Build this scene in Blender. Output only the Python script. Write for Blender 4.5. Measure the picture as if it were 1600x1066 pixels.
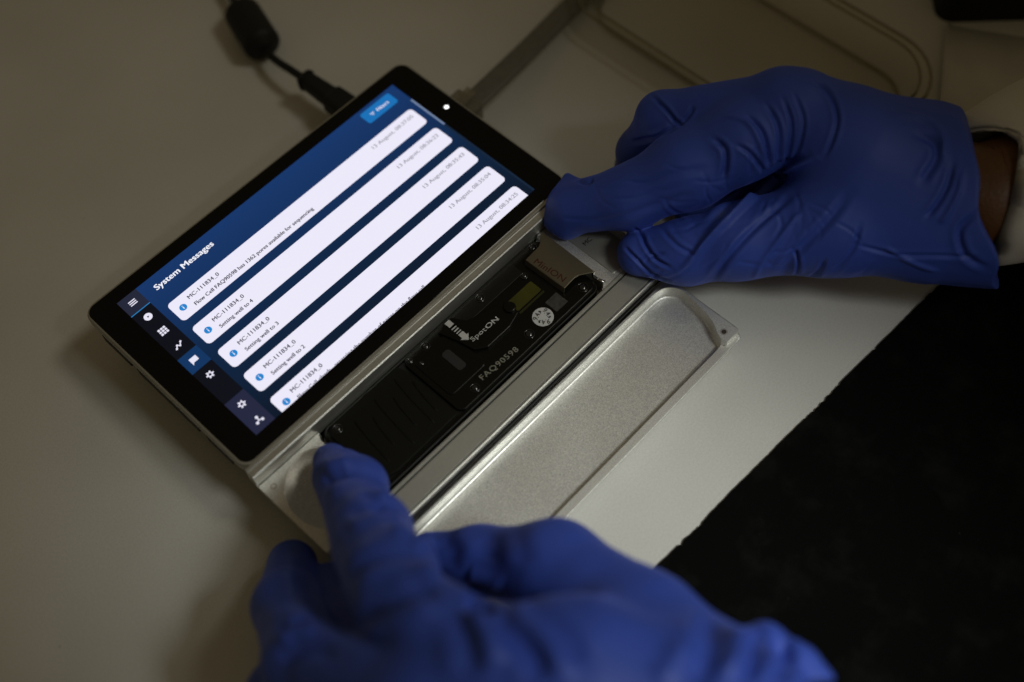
import bpy, bmesh, math, random
import numpy as np
from mathutils import Vector, Matrix, noise

random.seed(7)
for o in list(bpy.data.objects):
    bpy.data.objects.remove(o)
scene = bpy.context.scene
COL = scene.collection
S = 0.001                      # everything below is written in millimetres

# ------------------------------------------------------------------ camera
CAM = np.array([-52.709, -172.538, 351.176])          # mm, bench top is z = 0
CR = np.array([[0.6874155, -0.7252190, -0.0389532],
               [-0.6430681, -0.5828669, -0.4967187],
               [0.3375253, 0.3665017, -0.8670370]])   # right, down, forward
FPX = 1912.82                                          # focal length in px of a 1600 px wide frame
cd = bpy.data.cameras.new('camera')
cam = bpy.data.objects.new('camera', cd)
COL.objects.link(cam)
M = Matrix.Identity(4)
for i in range(3):
    M[i][0] = CR[0][i]; M[i][1] = -CR[1][i]; M[i][2] = -CR[2][i]; M[i][3] = CAM[i] * S
cam.matrix_world = M
cd.sensor_width = 36.0
cd.lens = 36.0 * FPX / 1600.0
cd.clip_start = 0.01
cd.clip_end = 20.0
cd.dof.use_dof = True
cd.dof.focus_distance = 0.391
cd.dof.aperture_fstop = 3.9
cd.dof.aperture_blades = 9
scene.camera = cam

# ------------------------------------------------------------------ world + lamps
w = bpy.data.worlds.new('World')
scene.world = w
w.use_nodes = True
w.node_tree.nodes['Background'].inputs[0].default_value = (0.092, 0.072, 0.041, 1)
w.node_tree.nodes['Background'].inputs[1].default_value = 1.0

def spot(name, loc, target, radius, power, half_angle, blend, color):
    l = bpy.data.lights.new(name, 'SPOT')
    l.shadow_soft_size = radius * S; l.energy = power; l.color = color
    l.spot_size = math.radians(2 * half_angle); l.spot_blend = blend
    o = bpy.data.objects.new(name, l); COL.objects.link(o)
    o.location = Vector(loc) * S
    d = Vector(target) - Vector(loc)
    o.rotation_euler = d.to_track_quat('-Z', 'Y').to_euler()
    return o
# shaded bench lamp over the front of the device, and a ceiling spot from the right
spot('bench_lamp', (130, -350, 385), (52, -115, 0), 70, 7.1, 16.5, 1.0, (0.955, 0.985, 0.95))
spot('ceiling_spot', (380, -230, 650), (22, 112, 0), 75, 2.9, 15, 0.9, (1.0, 0.95, 0.80))

vs = scene.view_settings
vs.view_transform = 'Standard'; vs.look = 'None'; vs.exposure = 0.0; vs.gamma = 1.0
vs.use_curve_mapping = False
scene.render.engine = 'CYCLES'
scene.render.resolution_x = 1024; scene.render.resolution_y = 682

# ------------------------------------------------------------------ helpers
def px(u, v, z):
    """direction of a photo pixel met with the height z (mm above the bench)"""
    d = CR.T @ np.array([(u - 800) / FPX, (v - 533) / FPX, 1.0])
    s = (z - CAM[2]) / d[2]
    return CAM + s * d

def to_px(V):
    c = (V - CAM) @ CR.T
    return np.stack([800 + FPX * c[:, 0] / c[:, 2], 533 + FPX * c[:, 1] / c[:, 2]], 1), c[:, 2]

def lin(c):
    return tuple((x / 255 / 12.92 if x / 255 <= 0.04045 else ((x / 255 + 0.055) / 1.055) ** 2.4) for x in c)

def nmat(name):
    m = bpy.data.materials.new(name); m.use_nodes = True
    nt = m.node_tree
    return m, nt, nt.nodes['Principled BSDF']

def mat(name, col, rough=0.5, metal=0.0, noise_scale=None, bump=0.0, colvar=0.0, spec=0.5, detail=3.0, coat=0.0, roughvar=0.0):
    m, nt, b = nmat(name)
    b.inputs['Base Color'].default_value = (*col, 1)
    b.inputs['Roughness'].default_value = rough
    b.inputs['Metallic'].default_value = metal
    b.inputs['Specular IOR Level'].default_value = spec
    b.inputs['Coat Weight'].default_value = coat
    if noise_scale:
        tc = nt.nodes.new('ShaderNodeTexCoord')
        n = nt.nodes.new('ShaderNodeTexNoise')
        n.inputs['Scale'].default_value = noise_scale
        n.inputs['Detail'].default_value = detail
        nt.links.new(tc.outputs['Object'], n.inputs['Vector'])
        if bump:
            bp = nt.nodes.new('ShaderNodeBump')
            bp.inputs['Strength'].default_value = 1.0
            bp.inputs['Distance'].default_value = bump * S
            nt.links.new(n.outputs['Fac'], bp.inputs['Height'])
            nt.links.new(bp.outputs['Normal'], b.inputs['Normal'])
        if colvar:
            mr = nt.nodes.new('ShaderNodeMapRange')
            mr.inputs['From Min'].default_value = 0.3; mr.inputs['From Max'].default_value = 0.7
            mr.inputs['To Min'].default_value = 1 - colvar; mr.inputs['To Max'].default_value = 1 + colvar
            nt.links.new(n.outputs['Fac'], mr.inputs['Value'])
            mx = nt.nodes.new('ShaderNodeVectorMath'); mx.operation = 'SCALE'
            mx.inputs[0].default_value = col
            nt.links.new(mr.outputs[0], mx.inputs['Scale'])
            nt.links.new(mx.outputs[0], b.inputs['Base Color'])
        if roughvar:
            mr = nt.nodes.new('ShaderNodeMapRange')
            mr.inputs['From Min'].default_value = 0.3; mr.inputs['From Max'].default_value = 0.7
            mr.inputs['To Min'].default_value = rough - roughvar; mr.inputs['To Max'].default_value = rough + roughvar
            nt.links.new(n.outputs['Fac'], mr.inputs['Value'])
            nt.links.new(mr.outputs[0], b.inputs['Roughness'])
    return m

def emis(name, srgb, k=1.0):
    m, nt, b = nmat(name)
    b.inputs['Base Color'].default_value = (0.004, 0.004, 0.005, 1)
    b.inputs['Roughness'].default_value = 0.08
    b.inputs['Specular IOR Level'].default_value = 0.3
    b.inputs['Emission Color'].default_value = (*lin(srgb), 1)
    b.inputs['Emission Strength'].default_value = k
    return m

def root(name, loc, label, cat, group=None):
    o = bpy.data.objects.new(name, None)
    o.empty_display_size = 0.01
    COL.objects.link(o)
    o.location = Vector(loc) * S
    o['label'] = label; o['category'] = cat
    if group: o['group'] = group
    return o

def link_mesh(name, me, m, parent=None, smooth=False, label=None):
    o = bpy.data.objects.new(name, me)
    COL.objects.link(o)
    if m: 
        me.materials.clear(); me.materials.append(m)
    if parent is not None:
        o.parent = parent
        if parent.type == 'EMPTY':
            o.location = -parent.location
    if smooth:
        me.polygons.foreach_set('use_smooth', [True] * len(me.polygons))
    if label: o['label'] = label
    return o

def soft(o, deg=30):
    me = o.data
    me.polygons.foreach_set('use_smooth', [True] * len(me.polygons))
    me.set_sharp_from_angle(angle=math.radians(deg))
    return o

def obj(name, V, Fc, m, parent=None, smooth=False, label=None, fix=True):
    me = bpy.data.meshes.new(name)
    me.from_pydata([tuple(float(c) * S for c in v) for v in V], [], [tuple(int(i) for i in f) for f in Fc])
    if fix:
        bm = bmesh.new(); bm.from_mesh(me)
        bmesh.ops.recalc_face_normals(bm, faces=bm.faces)
        bm.to_mesh(me); bm.free()
    me.update()
    return link_mesh(name, me, m, parent, smooth, label)

def bevel(o, wmm, seg=2, ang=35):
    md = o.modifiers.new('bevel', 'BEVEL')
    md.width = wmm * S; md.segments = seg; md.limit_method = 'ANGLE'; md.angle_limit = math.radians(ang)
    md.harden_normals = False
    return o

def rrect(x0, x1, y0, y1, r, k=6):
    """counter-clockwise rounded rectangle, k points on every corner"""
    pts = []
    for cx, cy, a0 in ((x1 - r, y0 + r, -90), (x1 - r, y1 - r, 0), (x0 + r, y1 - r, 90), (x0 + r, y0 + r, 180)):
        for i in range(k):
            a = math.radians(a0 + 90 * i / (k - 1))
            pts.append((cx + r * math.cos(a), cy + r * math.sin(a)))
    return pts

def loft(loops, cap0=True, cap1=True):
    V = []; Fc = []
    n = len(loops[0])
    for L in loops: V += list(L)
    for a in range(len(loops) - 1):
        for i in range(n):
            j = (i + 1) % n
            Fc.append((a * n + i, a * n + j, (a + 1) * n + j, (a + 1) * n + i))
    if cap0: Fc.append(tuple(range(n - 1, -1, -1)))
    if cap1: Fc.append(tuple((len(loops) - 1) * n + i for i in range(n)))
    return V, Fc

def at_z(outline, z): return [(x, y, z) for x, y in outline]

def inset(outline, d):
    P = np.array(outline, float); n = len(P)
    out = []
    for i in range(n):
        a = P[i] - P[i - 1]; b = P[(i + 1) % n] - P[i]
        if np.linalg.norm(a) < 1e-9: a = b
        if np.linalg.norm(b) < 1e-9: b = a
        na = np.array([-a[1], a[0]]) / np.linalg.norm(a); nb = np.array([-b[1], b[0]]) / np.linalg.norm(b)
        nn = na + nb; nn /= max(np.linalg.norm(nn), 1e-9)
        c = max(0.5, nn @ na)
        out.append(tuple(P[i] + nn * d / c))
    return out

def plate(name, outline, z0, z1, m, parent=None, bev=0.0, smooth=False, label=None):
    """prism of an outline, its upper edge chamfered by bev"""
    if bev:
        loops = [at_z(outline, z0), at_z(outline, z1 - bev), at_z(inset(outline, bev * 0.3), z1 - bev * 0.3), at_z(inset(outline, bev), z1)]
    else:
        loops = [at_z(outline, z0), at_z(outline, z1)]
    V, Fc = loft(loops)
    return obj(name, V, Fc, m, parent, smooth, label)

def flat(name, outline, z, m, parent=None, label=None):
    o = obj(name, at_z(outline, z), [tuple(range(len(outline)))], m, parent, fix=False, label=label)
    return o

def circle(cx, cy, r, n=24, a0=0.0):
    return [(cx + r * math.cos(a0 + 2 * math.pi * i / n), cy + r * math.sin(a0 + 2 * math.pi * i / n)) for i in range(n)]

def tube(path, radii, n=14, caps=True, squash=None):
    """tube along a 3D path; squash = (wide, thick) gives a flat section"""
    P = [np.array(p, float) for p in path]
    loops = []
    up = np.array([0, 0, 1.0])
    for i, p in enumerate(P):
        t = P[min(i + 1, len(P) - 1)] - P[max(i - 1, 0)]
        t /= np.linalg.norm(t)
        u = np.cross(up, t)
        if np.linalg.norm(u) < 1e-6: u = np.array([1.0, 0, 0])
        u /= np.linalg.norm(u); v = np.cross(t, u)
        r = radii[i] if hasattr(radii, '__len__') else radii
        L = []
        for k in range(n):
            a = 2 * math.pi * k / n
            if squash: c = u * squash[0] * math.copysign(abs(math.cos(a)) ** 0.5, math.cos(a)) + v * squash[1] * math.copysign(abs(math.sin(a)) ** 0.5, math.sin(a))
            else: c = u * r * math.cos(a) + v * r * math.sin(a)
            L.append(tuple(p + c))
        loops.append(L)
    return loft(loops, caps, caps)

def smooth_path(pts, n=8):
    P = [np.array(p, float) for p in pts]
    P = [2 * P[0] - P[1]] + P + [2 * P[-1] - P[-2]]
    out = []
    for i in range(1, len(P) - 2):
        for k in range(n):
            t = k / n
            out.append(0.5 * ((2 * P[i]) + (-P[i - 1] + P[i + 1]) * t + (2 * P[i - 1] - 5 * P[i] + 4 * P[i + 1] - P[i + 2]) * t * t + (-P[i - 1] + 3 * P[i] - 3 * P[i + 1] + P[i + 2]) * t ** 3))
    out.append(P[-2])
    return out

DEPS = None
def text(name, s, org, xdir, ydir, width, height, m, parent, bold=0.0, clip=None, spacing=1.0):
    """lettering fitted to width x cap height (mm); org is the left end of the baseline"""
    cu = bpy.data.curves.new(name, 'FONT')
    cu.body = s; cu.size = 1.0; cu.resolution_u = 3; cu.space_character = spacing
    t = bpy.data.objects.new(name, cu); COL.objects.link(t)
    bpy.context.view_layer.update()
    dg = bpy.context.evaluated_depsgraph_get()
    me = bpy.data.meshes.new_from_object(t.evaluated_get(dg))
    bpy.data.objects.remove(t); bpy.data.curves.remove(cu)
    co = np.empty(len(me.vertices) * 3); me.vertices.foreach_get('co', co); co = co.reshape(-1, 3)
    x0, x1 = co[:, 0].min(), co[:, 0].max()
    capm = 0.729
    sx = width / (x1 - x0); sy = height / capm
    o = np.array(org, float); xd = np.array(xdir, float); yd = np.array(ydir, float)
    xd /= np.linalg.norm(xd); yd /= np.linalg.norm(yd)
    W = o + np.outer((co[:, 0] - x0) * sx, xd) + np.outer(co[:, 1] * sy, yd)
    me.vertices.foreach_set('co', (W * S).ravel())
    me.update()
    me.name = name
    if bold:
        bm = bmesh.new(); bm.from_mesh(me)
        for k_, (sx_, sy_) in enumerate(((1, 0.4), (-1, -0.4))):
            g = bmesh.ops.duplicate(bm, geom=bm.verts[:len(co)] + [f for f in bm.faces if all(v.index < len(co) for v in f.verts)])
            dv_ = Vector((xd * sx_ + yd * sy_) * height * bold * 2.0) * S + Vector((0, 0, 0.004 * (k_ + 1))) * S
            bmesh.ops.translate(bm, verts=[e for e in g['geom'] if isinstance(e, bmesh.types.BMVert)], vec=dv_)
            bm.verts.index_update()
        bm.to_mesh(me); bm.free()
    if clip is not None:
        bm = bmesh.new(); bm.from_mesh(me)
        bmesh.ops.bisect_plane(bm, geom=bm.verts[:] + bm.edges[:] + bm.faces[:], plane_co=(0, clip * S, 0), plane_no=(0, -1, 0), clear_outer=True)
        bm.to_mesh(me); bm.free()
    return link_mesh(name, me, m, parent)

# ------------------------------------------------------------------ materials
def aluminium(name, base, rough, grain, gscale, metal=0.75):
    m, nt, b = nmat(name)
    tc = nt.nodes.new('ShaderNodeTexCoord')
    n = nt.nodes.new('ShaderNodeTexNoise'); n.inputs['Scale'].default_value = gscale; n.inputs['Detail'].default_value = 2.0
    nt.links.new(tc.outputs['Object'], n.inputs['Vector'])
    n2 = nt.nodes.new('ShaderNodeTexNoise'); n2.inputs['Scale'].default_value = 35.0; n2.inputs['Detail'].default_value = 4.0
    nt.links.new(tc.outputs['Object'], n2.inputs['Vector'])
    mr = nt.nodes.new('ShaderNodeMapRange')
    mr.inputs['From Min'].default_value = 0.25; mr.inputs['From Max'].default_value = 0.75
    mr.inputs['To Min'].default_value = 1 - grain; mr.inputs['To Max'].default_value = 1 + grain
    nt.links.new(n.outputs['Fac'], mr.inputs['Value'])
    sc = nt.nodes.new('ShaderNodeVectorMath'); sc.operation = 'SCALE'; sc.inputs[0].default_value = base
    nt.links.new(mr.outputs[0], sc.inputs['Scale'])
    nt.links.new(sc.outputs[0], b.inputs['Base Color'])
    b.inputs['Metallic'].default_value = metal
    mr2 = nt.nodes.new('ShaderNodeMapRange')
    mr2.inputs['From Min'].default_value = 0.3; mr2.inputs['From Max'].default_value = 0.7
    mr2.inputs['To Min'].default_value = rough - 0.05; mr2.inputs['To Max'].default_value = rough + 0.05
    nt.links.new(n2.outputs['Fac'], mr2.inputs['Value'])
    nt.links.new(mr2.outputs[0], b.inputs['Roughness'])
    bp = nt.nodes.new('ShaderNodeBump'); bp.inputs['Strength'].default_value = 0.6; bp.inputs['Distance'].default_value = 0.00006
    nt.links.new(n.outputs['Fac'], bp.inputs['Height'])
    nt.links.new(bp.outputs['Normal'], b.inputs['Normal'])
    return m

ALU = aluminium('blasted_aluminium', (0.62, 0.615, 0.58), 0.46, 0.32, 2600)
ALU_LID = aluminium('lid_aluminium', (0.70, 0.70, 0.665), 0.45, 0.30, 2900)
ALU_EDGE = aluminium('machined_edge', (0.47, 0.465, 0.43), 0.42, 0.12, 2500, 0.85)
ALU_STRIP = aluminium('strip_aluminium', (0.36, 0.355, 0.32), 0.50, 0.10, 3000)
DARKMETAL = mat('dark_housing', (0.02, 0.02, 0.019), 0.45, 0.0, 900, 0.02)
GLASS = mat('black_glass', (0.0025, 0.0025, 0.0025), 0.06, 0.0, 300, 0, 0.0, 0.22)
PLASTIC = mat('black_plastic', (0.005, 0.005, 0.004), 0.5, 0.0, 1500, 0.03, 0.1, 0.2)
GRIP = mat('grip_plastic', (0.0055, 0.0053, 0.0036), 0.6, 0.0, 1500, 0.02, 0.1, 0.1)
GLOSSBLK = mat('smoked_cover', (0.004, 0.004, 0.0032), 0.24, 0.0, 200, 0, 0.0, 0.18)
RUBBER = mat('black_rubber', (0.006, 0.006, 0.006), 0.6, 0.0, 600, 0.03, 0.1, 0.3)
SCREW = mat('screw_black', (0.006, 0.006, 0.006), 0.12, 0.0, spec=0.9)
CHROME = mat('pin_steel', (0.5, 0.5, 0.48), 0.2, 1.0)
BRACKET = mat('bracket_steel', (0.165, 0.145, 0.105), 0.42, 0.85, 700, 0.0, 0.02)

# ------------------------------------------------------------------ bench and mat
def bench_material():
    m, nt, b = nmat('bench_laminate')
    tc = nt.nodes.new('ShaderNodeTexCoord')
    n = nt.nodes.new('ShaderNodeTexNoise'); n.inputs['Scale'].default_value = 14; n.inputs['Detail'].default_value = 6
    nt.links.new(tc.outputs['Object'], n.inputs['Vector'])
    f = nt.nodes.new('ShaderNodeTexNoise'); f.inputs['Scale'].default_value = 1500; f.inputs['Detail'].default_value = 2
    nt.links.new(tc.outputs['Object'], f.inputs['Vector'])
    v = nt.nodes.new('ShaderNodeTexVoronoi'); v.inputs['Scale'].default_value = 75; v.inputs['Randomness'].default_value = 1.0
    nt.links.new(tc.outputs['Object'], v.inputs['Vector'])
    r = nt.nodes.new('ShaderNodeValToRGB')
    r.color_ramp.elements[0].position = 0.32; r.color_ramp.elements[0].color = (0.49, 0.485, 0.45, 1)
    r.color_ramp.elements[1].position = 0.7; r.color_ramp.elements[1].color = (0.56, 0.555, 0.525, 1)
    nt.links.new(n.outputs['Fac'], r.inputs['Fac'])
    sp = nt.nodes.new('ShaderNodeMapRange')
    sp.inputs['From Min'].default_value = 0.012; sp.inputs['From Max'].default_value = 0.03
    sp.inputs['To Min'].default_value = 0.55; sp.inputs['To Max'].default_value = 1.0
    nt.links.new(v.outputs['Distance'], sp.inputs['Value'])
    gr = nt.nodes.new('ShaderNodeMapRange')
    gr.inputs['From Min'].default_value = 0.3; gr.inputs['From Max'].default_value = 0.7
    gr.inputs['To Min'].default_value = 0.94; gr.inputs['To Max'].default_value = 1.06
    nt.links.new(f.outputs['Fac'], gr.inputs['Value'])
    mu = nt.nodes.new('ShaderNodeMath'); mu.operation = 'MULTIPLY'
    nt.links.new(sp.outputs[0], mu.inputs[0]); nt.links.new(gr.outputs[0], mu.inputs[1])
    sc = nt.nodes.new('ShaderNodeVectorMath'); sc.operation = 'SCALE'
    nt.links.new(r.outputs['Color'], sc.inputs[0]); nt.links.new(mu.outputs[0], sc.inputs['Scale'])
    nt.links.new(sc.outputs[0], b.inputs['Base Color'])
    b.inputs['Roughness'].default_value = 0.48
    b.inputs['Specular IOR Level'].default_value = 0.35
    bp = nt.nodes.new('ShaderNodeBump'); bp.inputs['Distance'].default_value = 0.00004
    nt.links.new(f.outputs['Fac'], bp.inputs['Height']); nt.links.new(bp.outputs['Normal'], b.inputs['Normal'])
    return m
BENCH = bench_material()
o = obj('bench_top', *loft([at_z(rrect(-700, 900, -800, 900, 8), -30), at_z(rrect(-700, 900, -800, 900, 8), 0)]), BENCH)
o['kind'] = 'structure'; o['label'] = 'pale warm grey laboratory bench top'

def mat_material():
    m, nt, b = nmat('black_mat_rubber')
    tc = nt.nodes.new('ShaderNodeTexCoord')
    n = nt.nodes.new('ShaderNodeTexNoise'); n.inputs['Scale'].default_value = 60; n.inputs['Detail'].default_value = 7; n.inputs['Roughness'].default_value = 0.65
    nt.links.new(tc.outputs['Object'], n.inputs['Vector'])
    v = nt.nodes.new('ShaderNodeTexVoronoi'); v.inputs['Scale'].default_value = 95
    nt.links.new(tc.outputs['Object'], v.inputs['Vector'])
    r = nt.nodes.new('ShaderNodeValToRGB')
    r.color_ramp.elements[0].position = 0.5; r.color_ramp.elements[0].color = (0.0008, 0.0008, 0.0007, 1)
    r.color_ramp.elements[1].position = 0.75; r.color_ramp.elements[1].color = (0.0055, 0.0055, 0.005, 1)
    nt.links.new(n.outputs['Fac'], r.inputs['Fac'])
    sp = nt.nodes.new('ShaderNodeMapRange')
    sp.inputs['From Min'].default_value = 0.015; sp.inputs['From Max'].default_value = 0.035
    sp.inputs['To Min'].default_value = 0.10; sp.inputs['To Max'].default_value = 0.0
    nt.links.new(v.outputs['Distance'], sp.inputs['Value'])
    n3 = nt.nodes.new('ShaderNodeTexNoise'); n3.inputs['Scale'].default_value = 22
    nt.links.new(tc.outputs['Object'], n3.inputs['Vector'])
    g = nt.nodes.new('ShaderNodeMapRange'); g.inputs['From Min'].default_value = 0.52; g.inputs['From Max'].default_value = 0.62
    nt.links.new(n3.outputs['Fac'], g.inputs['Value'])
    mu = nt.nodes.new('ShaderNodeMath'); mu.operation = 'MULTIPLY'
    nt.links.new(sp.outputs[0], mu.inputs[0]); nt.links.new(g.outputs[0], mu.inputs[1])
    ad = nt.nodes.new('ShaderNodeVectorMath'); ad.operation = 'ADD'
    nt.links.new(r.outputs['Color'], ad.inputs[0]); nt.links.new(mu.outputs[0], ad.inputs[1])
    nt.links.new(ad.outputs[0], b.inputs['Base Color'])
    b.inputs['Roughness'].default_value = 0.85
    b.inputs['Specular IOR Level'].default_value = 0.08
    return m
MAT = mat_material()
# the mat's edge is worn: a line of small nicks
A = px(1600, 312, 0); B = px(1020, 893, 0)
dv = (B - A)[:2]; L = np.linalg.norm(dv); dv /= L; nv = np.array([dv[1], -dv[0]])
if nv[1] > 0: nv = -nv                                   # nv points away from the device
edge = []
t = -160.0
rn = random.Random(3)
while t < L + 260:
    k = noise.noise(Vector((t * 0.05, 0.3, 1.7))) * 0.25 + noise.noise(Vector((t * 0.5, 4.3, 1.7))) * 0.2
    if rn.random() < 0.04: k += rn.uniform(0.2, 0.5)
    if noise.noise(Vector((t * 0.05, 9.1, 0.2))) > 0.28: k += rn.uniform(0, 0.5)
    q = A[:2] + dv * t + nv * k
    edge.append((q[0], q[1]))
    t += rn.uniform(0.4, 1.1)
far = [tuple(np.array(edge[-1]) + nv * 330), tuple(np.array(edge[0]) + nv * 330)]
outline = edge + far
bm = bmesh.new()
top = [bm.verts.new((x * S, y * S, 0.0009)) for x, y in outline]
bot = [bm.verts.new((x * S, y * S, 0.00002)) for x, y in outline]
bm.faces.new(top); bm.faces.new(bot[::-1])
n = len(top)
for i in range(n): bm.faces.new((top[i], bot[i], bot[(i + 1) % n], top[(i + 1) % n]))
bmesh.ops.recalc_face_normals(bm, faces=bm.faces)
bmesh.ops.triangulate(bm, faces=bm.faces)
me = bpy.data.meshes.new('black_mat'); bm.to_mesh(me); bm.free()
o = link_mesh('black_mat', me, MAT)
o['label'] = 'black matte mat with a ragged worn edge on the pale bench'; o['category'] = 'mat'

# ------------------------------------------------------------------ sequencing device
DEV = root('sequencing_device', (61, 12, 0), 'silver portable sequencing device with lit touch screen and opened metal lid', 'device')
GX0, GX1, GY0, GY1 = -8.9, 131.4, -5.5, 73.9
BX0, BX1 = -9.7, 132.1
# chassis: dark lower body, undercut towards the bench
body = lambda d, r: rrect(BX0 + d, BX1 - d, -50.2 + d, 74.7 - d, r, 7)
V, Fc = loft([at_z(body(13, 5), 1.6), at_z(body(9, 6), 3.0), at_z(body(2.6, 6), 10.5), at_z(body(1.0, 6), 13.5), at_z(body(1.0, 6), 15.6), at_z(body(1.6, 6), 15.6), at_z(body(1.8, 6), 9.5)])
bevel(obj('chassis', V, Fc, DARKMETAL, DEV), 0.4)
for fx, fy in ((12, -30), (110, -30), (12, 55), (110, 55)):
    plate('foot', circle(fx, fy, 5, 20), 0.0, 1.7, RUBBER, DEV, 0.3)
# display housing: silver shell around the glass
hs = lambda d, r: rrect(BX0 + d, BX1 - d, -6.6, 74.7 - d, r, 7)
V, Fc = loft([at_z(hs(1.0, 4.0), 15.7), at_z(hs(0.5, 4.4), 18.5)])
obj('housing_side', V, Fc, DARKMETAL, DEV)
V, Fc = loft([at_z(hs(0.5, 4.4), 18.55), at_z(hs(0.0, 4.8), 20.0), at_z(hs(0.0, 4.8), 23.3), at_z(hs(0.35, 4.6), 23.85), at_z(hs(0.9, 4.2), 23.9)])
o = obj('bezel_frame', V, Fc, ALU_STRIP, DEV)
# side recess with port slots on the left flank
for y0, y1 in ((52, 66), (18, 48), (2, 14)):
    plate('port_slot', rrect(BX0 - 0.12, BX0 + 1.3, y0, y1, 0.4, 3), 15.9, 19.6, RUBBER, DEV)
# glass
plate('glass_panel', rrect(GX0, GX1, GY0, GY1, 3.6, 9), 22.5, 24.0, GLASS, DEV, 0.25)
# front lip of the housing: stepped profile along the hinge direction
prof = [(-5.75, 23.75), (-6.35, 24.05), (-6.75, 24.0), (-7.05, 23.45), (-7.2, 23.4), (-8.95, 23.3), (-9.35, 23.35), (-9.7, 23.05), (-9.75, 22.6), (-9.55, 15.5), (-5.75, 15.5)]
V = []; Fc = []
for x in (BX0 + 0.05, BX1 - 0.05): V += [(x, y, z) for y, z in prof]
k = len(prof)
for i in range(k): Fc.append((i, (i + 1) % k, k + (i + 1) % k, k + i))
Fc += [tuple(range(k)), tuple(range(2 * k - 1, k - 1, -1))]
lip = obj('front_lip', V, Fc, ALU_EDGE, DEV)

# deck of the cartridge bay: a sheet with a finger scoop and the cartridge well
def sd_rr(x, y, x0, x1, y0, y1, r):
    cx, cy = (x0 + x1) / 2, (y0 + y1) / 2
    qx = np.abs(x - cx) - (x1 - x0) / 2 + r; qy = np.abs(y - cy) - (y1 - y0) / 2 + r
    return np.hypot(np.maximum(qx, 0), np.maximum(qy, 0)) + np.minimum(np.maximum(qx, qy), 0) - r
xs = np.arange(BX0 + 0.05, BX1, 0.45); ys = np.arange(-40.4, -9.6, 0.45)
X, Y = np.meshgrid(xs, ys, indexing='ij')
Z = np.full_like(X, 17.0)
rr = np.hypot(X - 5.5, Y + 25.0)
Rs = 24.0; rim = 13.6
dish = np.where(rr < rim, np.sqrt(np.maximum(Rs ** 2 - rr ** 2, 0)) - math.sqrt(Rs ** 2 - rim ** 2), 0)
Z -= dish * 0.95
well = sd_rr(X, Y, 13.6, 113.0, -39.7, -9.0, 3.2)
Z -= np.clip(-well / 0.45, 0, 1) * np.maximum(Z - 11.0, 0)
nx, ny = X.shape
V = np.stack([X, Y, Z], -1).reshape(-1, 3)
idx = np.arange(nx * ny).reshape(nx, ny)
Fc = np.stack([idx[:-1, :-1], idx[1:, :-1], idx[1:, 1:], idx[:-1, 1:]], -1).reshape(-1, 4)
deck = obj('bay_deck', V, Fc, ALU, DEV, smooth=False, fix=False)
# skirt under the deck ends so that the sheet is a body
plate('deck_end', rrect(BX0, -8.9, -41.2, -9.6, 0.3, 3), 15.0, 16.93, ALU_STRIP, DEV)
plate('deck_end', rrect(131.3, BX1, -41.2, -9.6, 0.3, 3), 15.0, 16.93, ALU_STRIP, DEV)
COPPER = mat('dull_copper', (0.20, 0.12, 0.06), 0.4, 0.7)
plate('locating_dot', circle(-6.4, -13.0, 0.95, 20), 16.5, 17.06, COPPER, DEV)
plate('locating_dot', circle(-6.4, -13.0, 0.68, 20), 16.5, 17.09, ALU, DEV)
# right end of the deck: thin identification plate
IDP = plate('id_plate', rrect(117.6, 129.2, -38.4, -13.5, 0.8, 5), 16.9, 17.35, ALU_STRIP, DEV, 0.15)
INK = mat('black_ink', (0.006, 0.006, 0.007), 0.6)
text('id_lettering', 'MC', (119.6, -24.6, 17.37), (1, 0.0, 0), (0, 1, 0), 3.4, 1.7, INK, IDP, 0.012)
# front rail, hinge strip, hinge bead
def bar(name, prof, m, x0=BX0, x1=BX1, parent=DEV):
    V = []; k = len(prof)
    for x in (x0, x1): V += [(x, y, z) for y, z in prof]
    Fc = [(i, (i + 1) % k, k + (i + 1) % k, k + i) for i in range(k)] + [tuple(range(k)), tuple(range(2 * k - 1, k - 1, -1))]
    return obj(name, V, Fc, m, parent)
bar('front_rail', [(-39.95, 15.2), (-39.95, 17.2), (-40.1, 17.35), (-40.4, 17.35), (-40.55, 17.05), (-41.1, 17.0), (-41.2, 15.2)], ALU_STRIP)
bar('hinge_strip', [(-41.55, 13.2), (-41.55, 16.75), (-41.8, 17.0), (-48.1, 16.75), (-48.4, 16.3), (-48.4, 13.2)], ALU_STRIP)
bar('hinge_bead', [(-48.55, 13.0)] + [(-49.15 + 0.6 * math.cos(a), 16.25 + 0.6 * math.sin(a)) for a in np.linspace(math.pi * 0.95, -0.3, 9)][::1] + [(-48.9, 13.0)], ALU_EDGE)
bar('hinge_pin', [(-50.3 + 0.35 * math.cos(a), 14.4 + 0.35 * math.sin(a)) for a in np.linspace(0, 2 * math.pi, 9)[:-1]], RUBBER)

# lid, opened flat
def lid_outline(d, r): return rrect(-10.3 + d, 131.9 - d, -80.9 + d, -50.2 - min(d, 1.2), r, 7)
K = 7
MIR = lambda L: [(121.6 - x, y, z) for x, y, z in L][::-1]
LZ, LL = 11.0, 8.6           # height of the lid's ends, and of its lower free edge
def lid_loop(br, tr):
    return br + tr + MIR(tr) + MIR(br)
def tr_corner(x1, y1, r, z):
    return [(x1 - r + r * math.cos(a), y1 - r + r * math.sin(a), z) for a in np.linspace(0, math.pi / 2, 14)]
def outer(d, zh, zl):
    x1, y0 = 131.9 - d, -81.6 + d
    br = [(x, y0, zl) for x in (112, 116, 119.5, 122, 123.6, 124.6, 126, 128.5, x1 - 1.2)] + [(x1 - .35, y0 + .35, zl), (x1, -79.95, zl), (x1, -79.45, zh), (x1, -74, zh), (x1, -63, zh)]
    return lid_loop(br, tr_corner(x1, -50.1 - d * .25, 1.5, zh))
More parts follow.
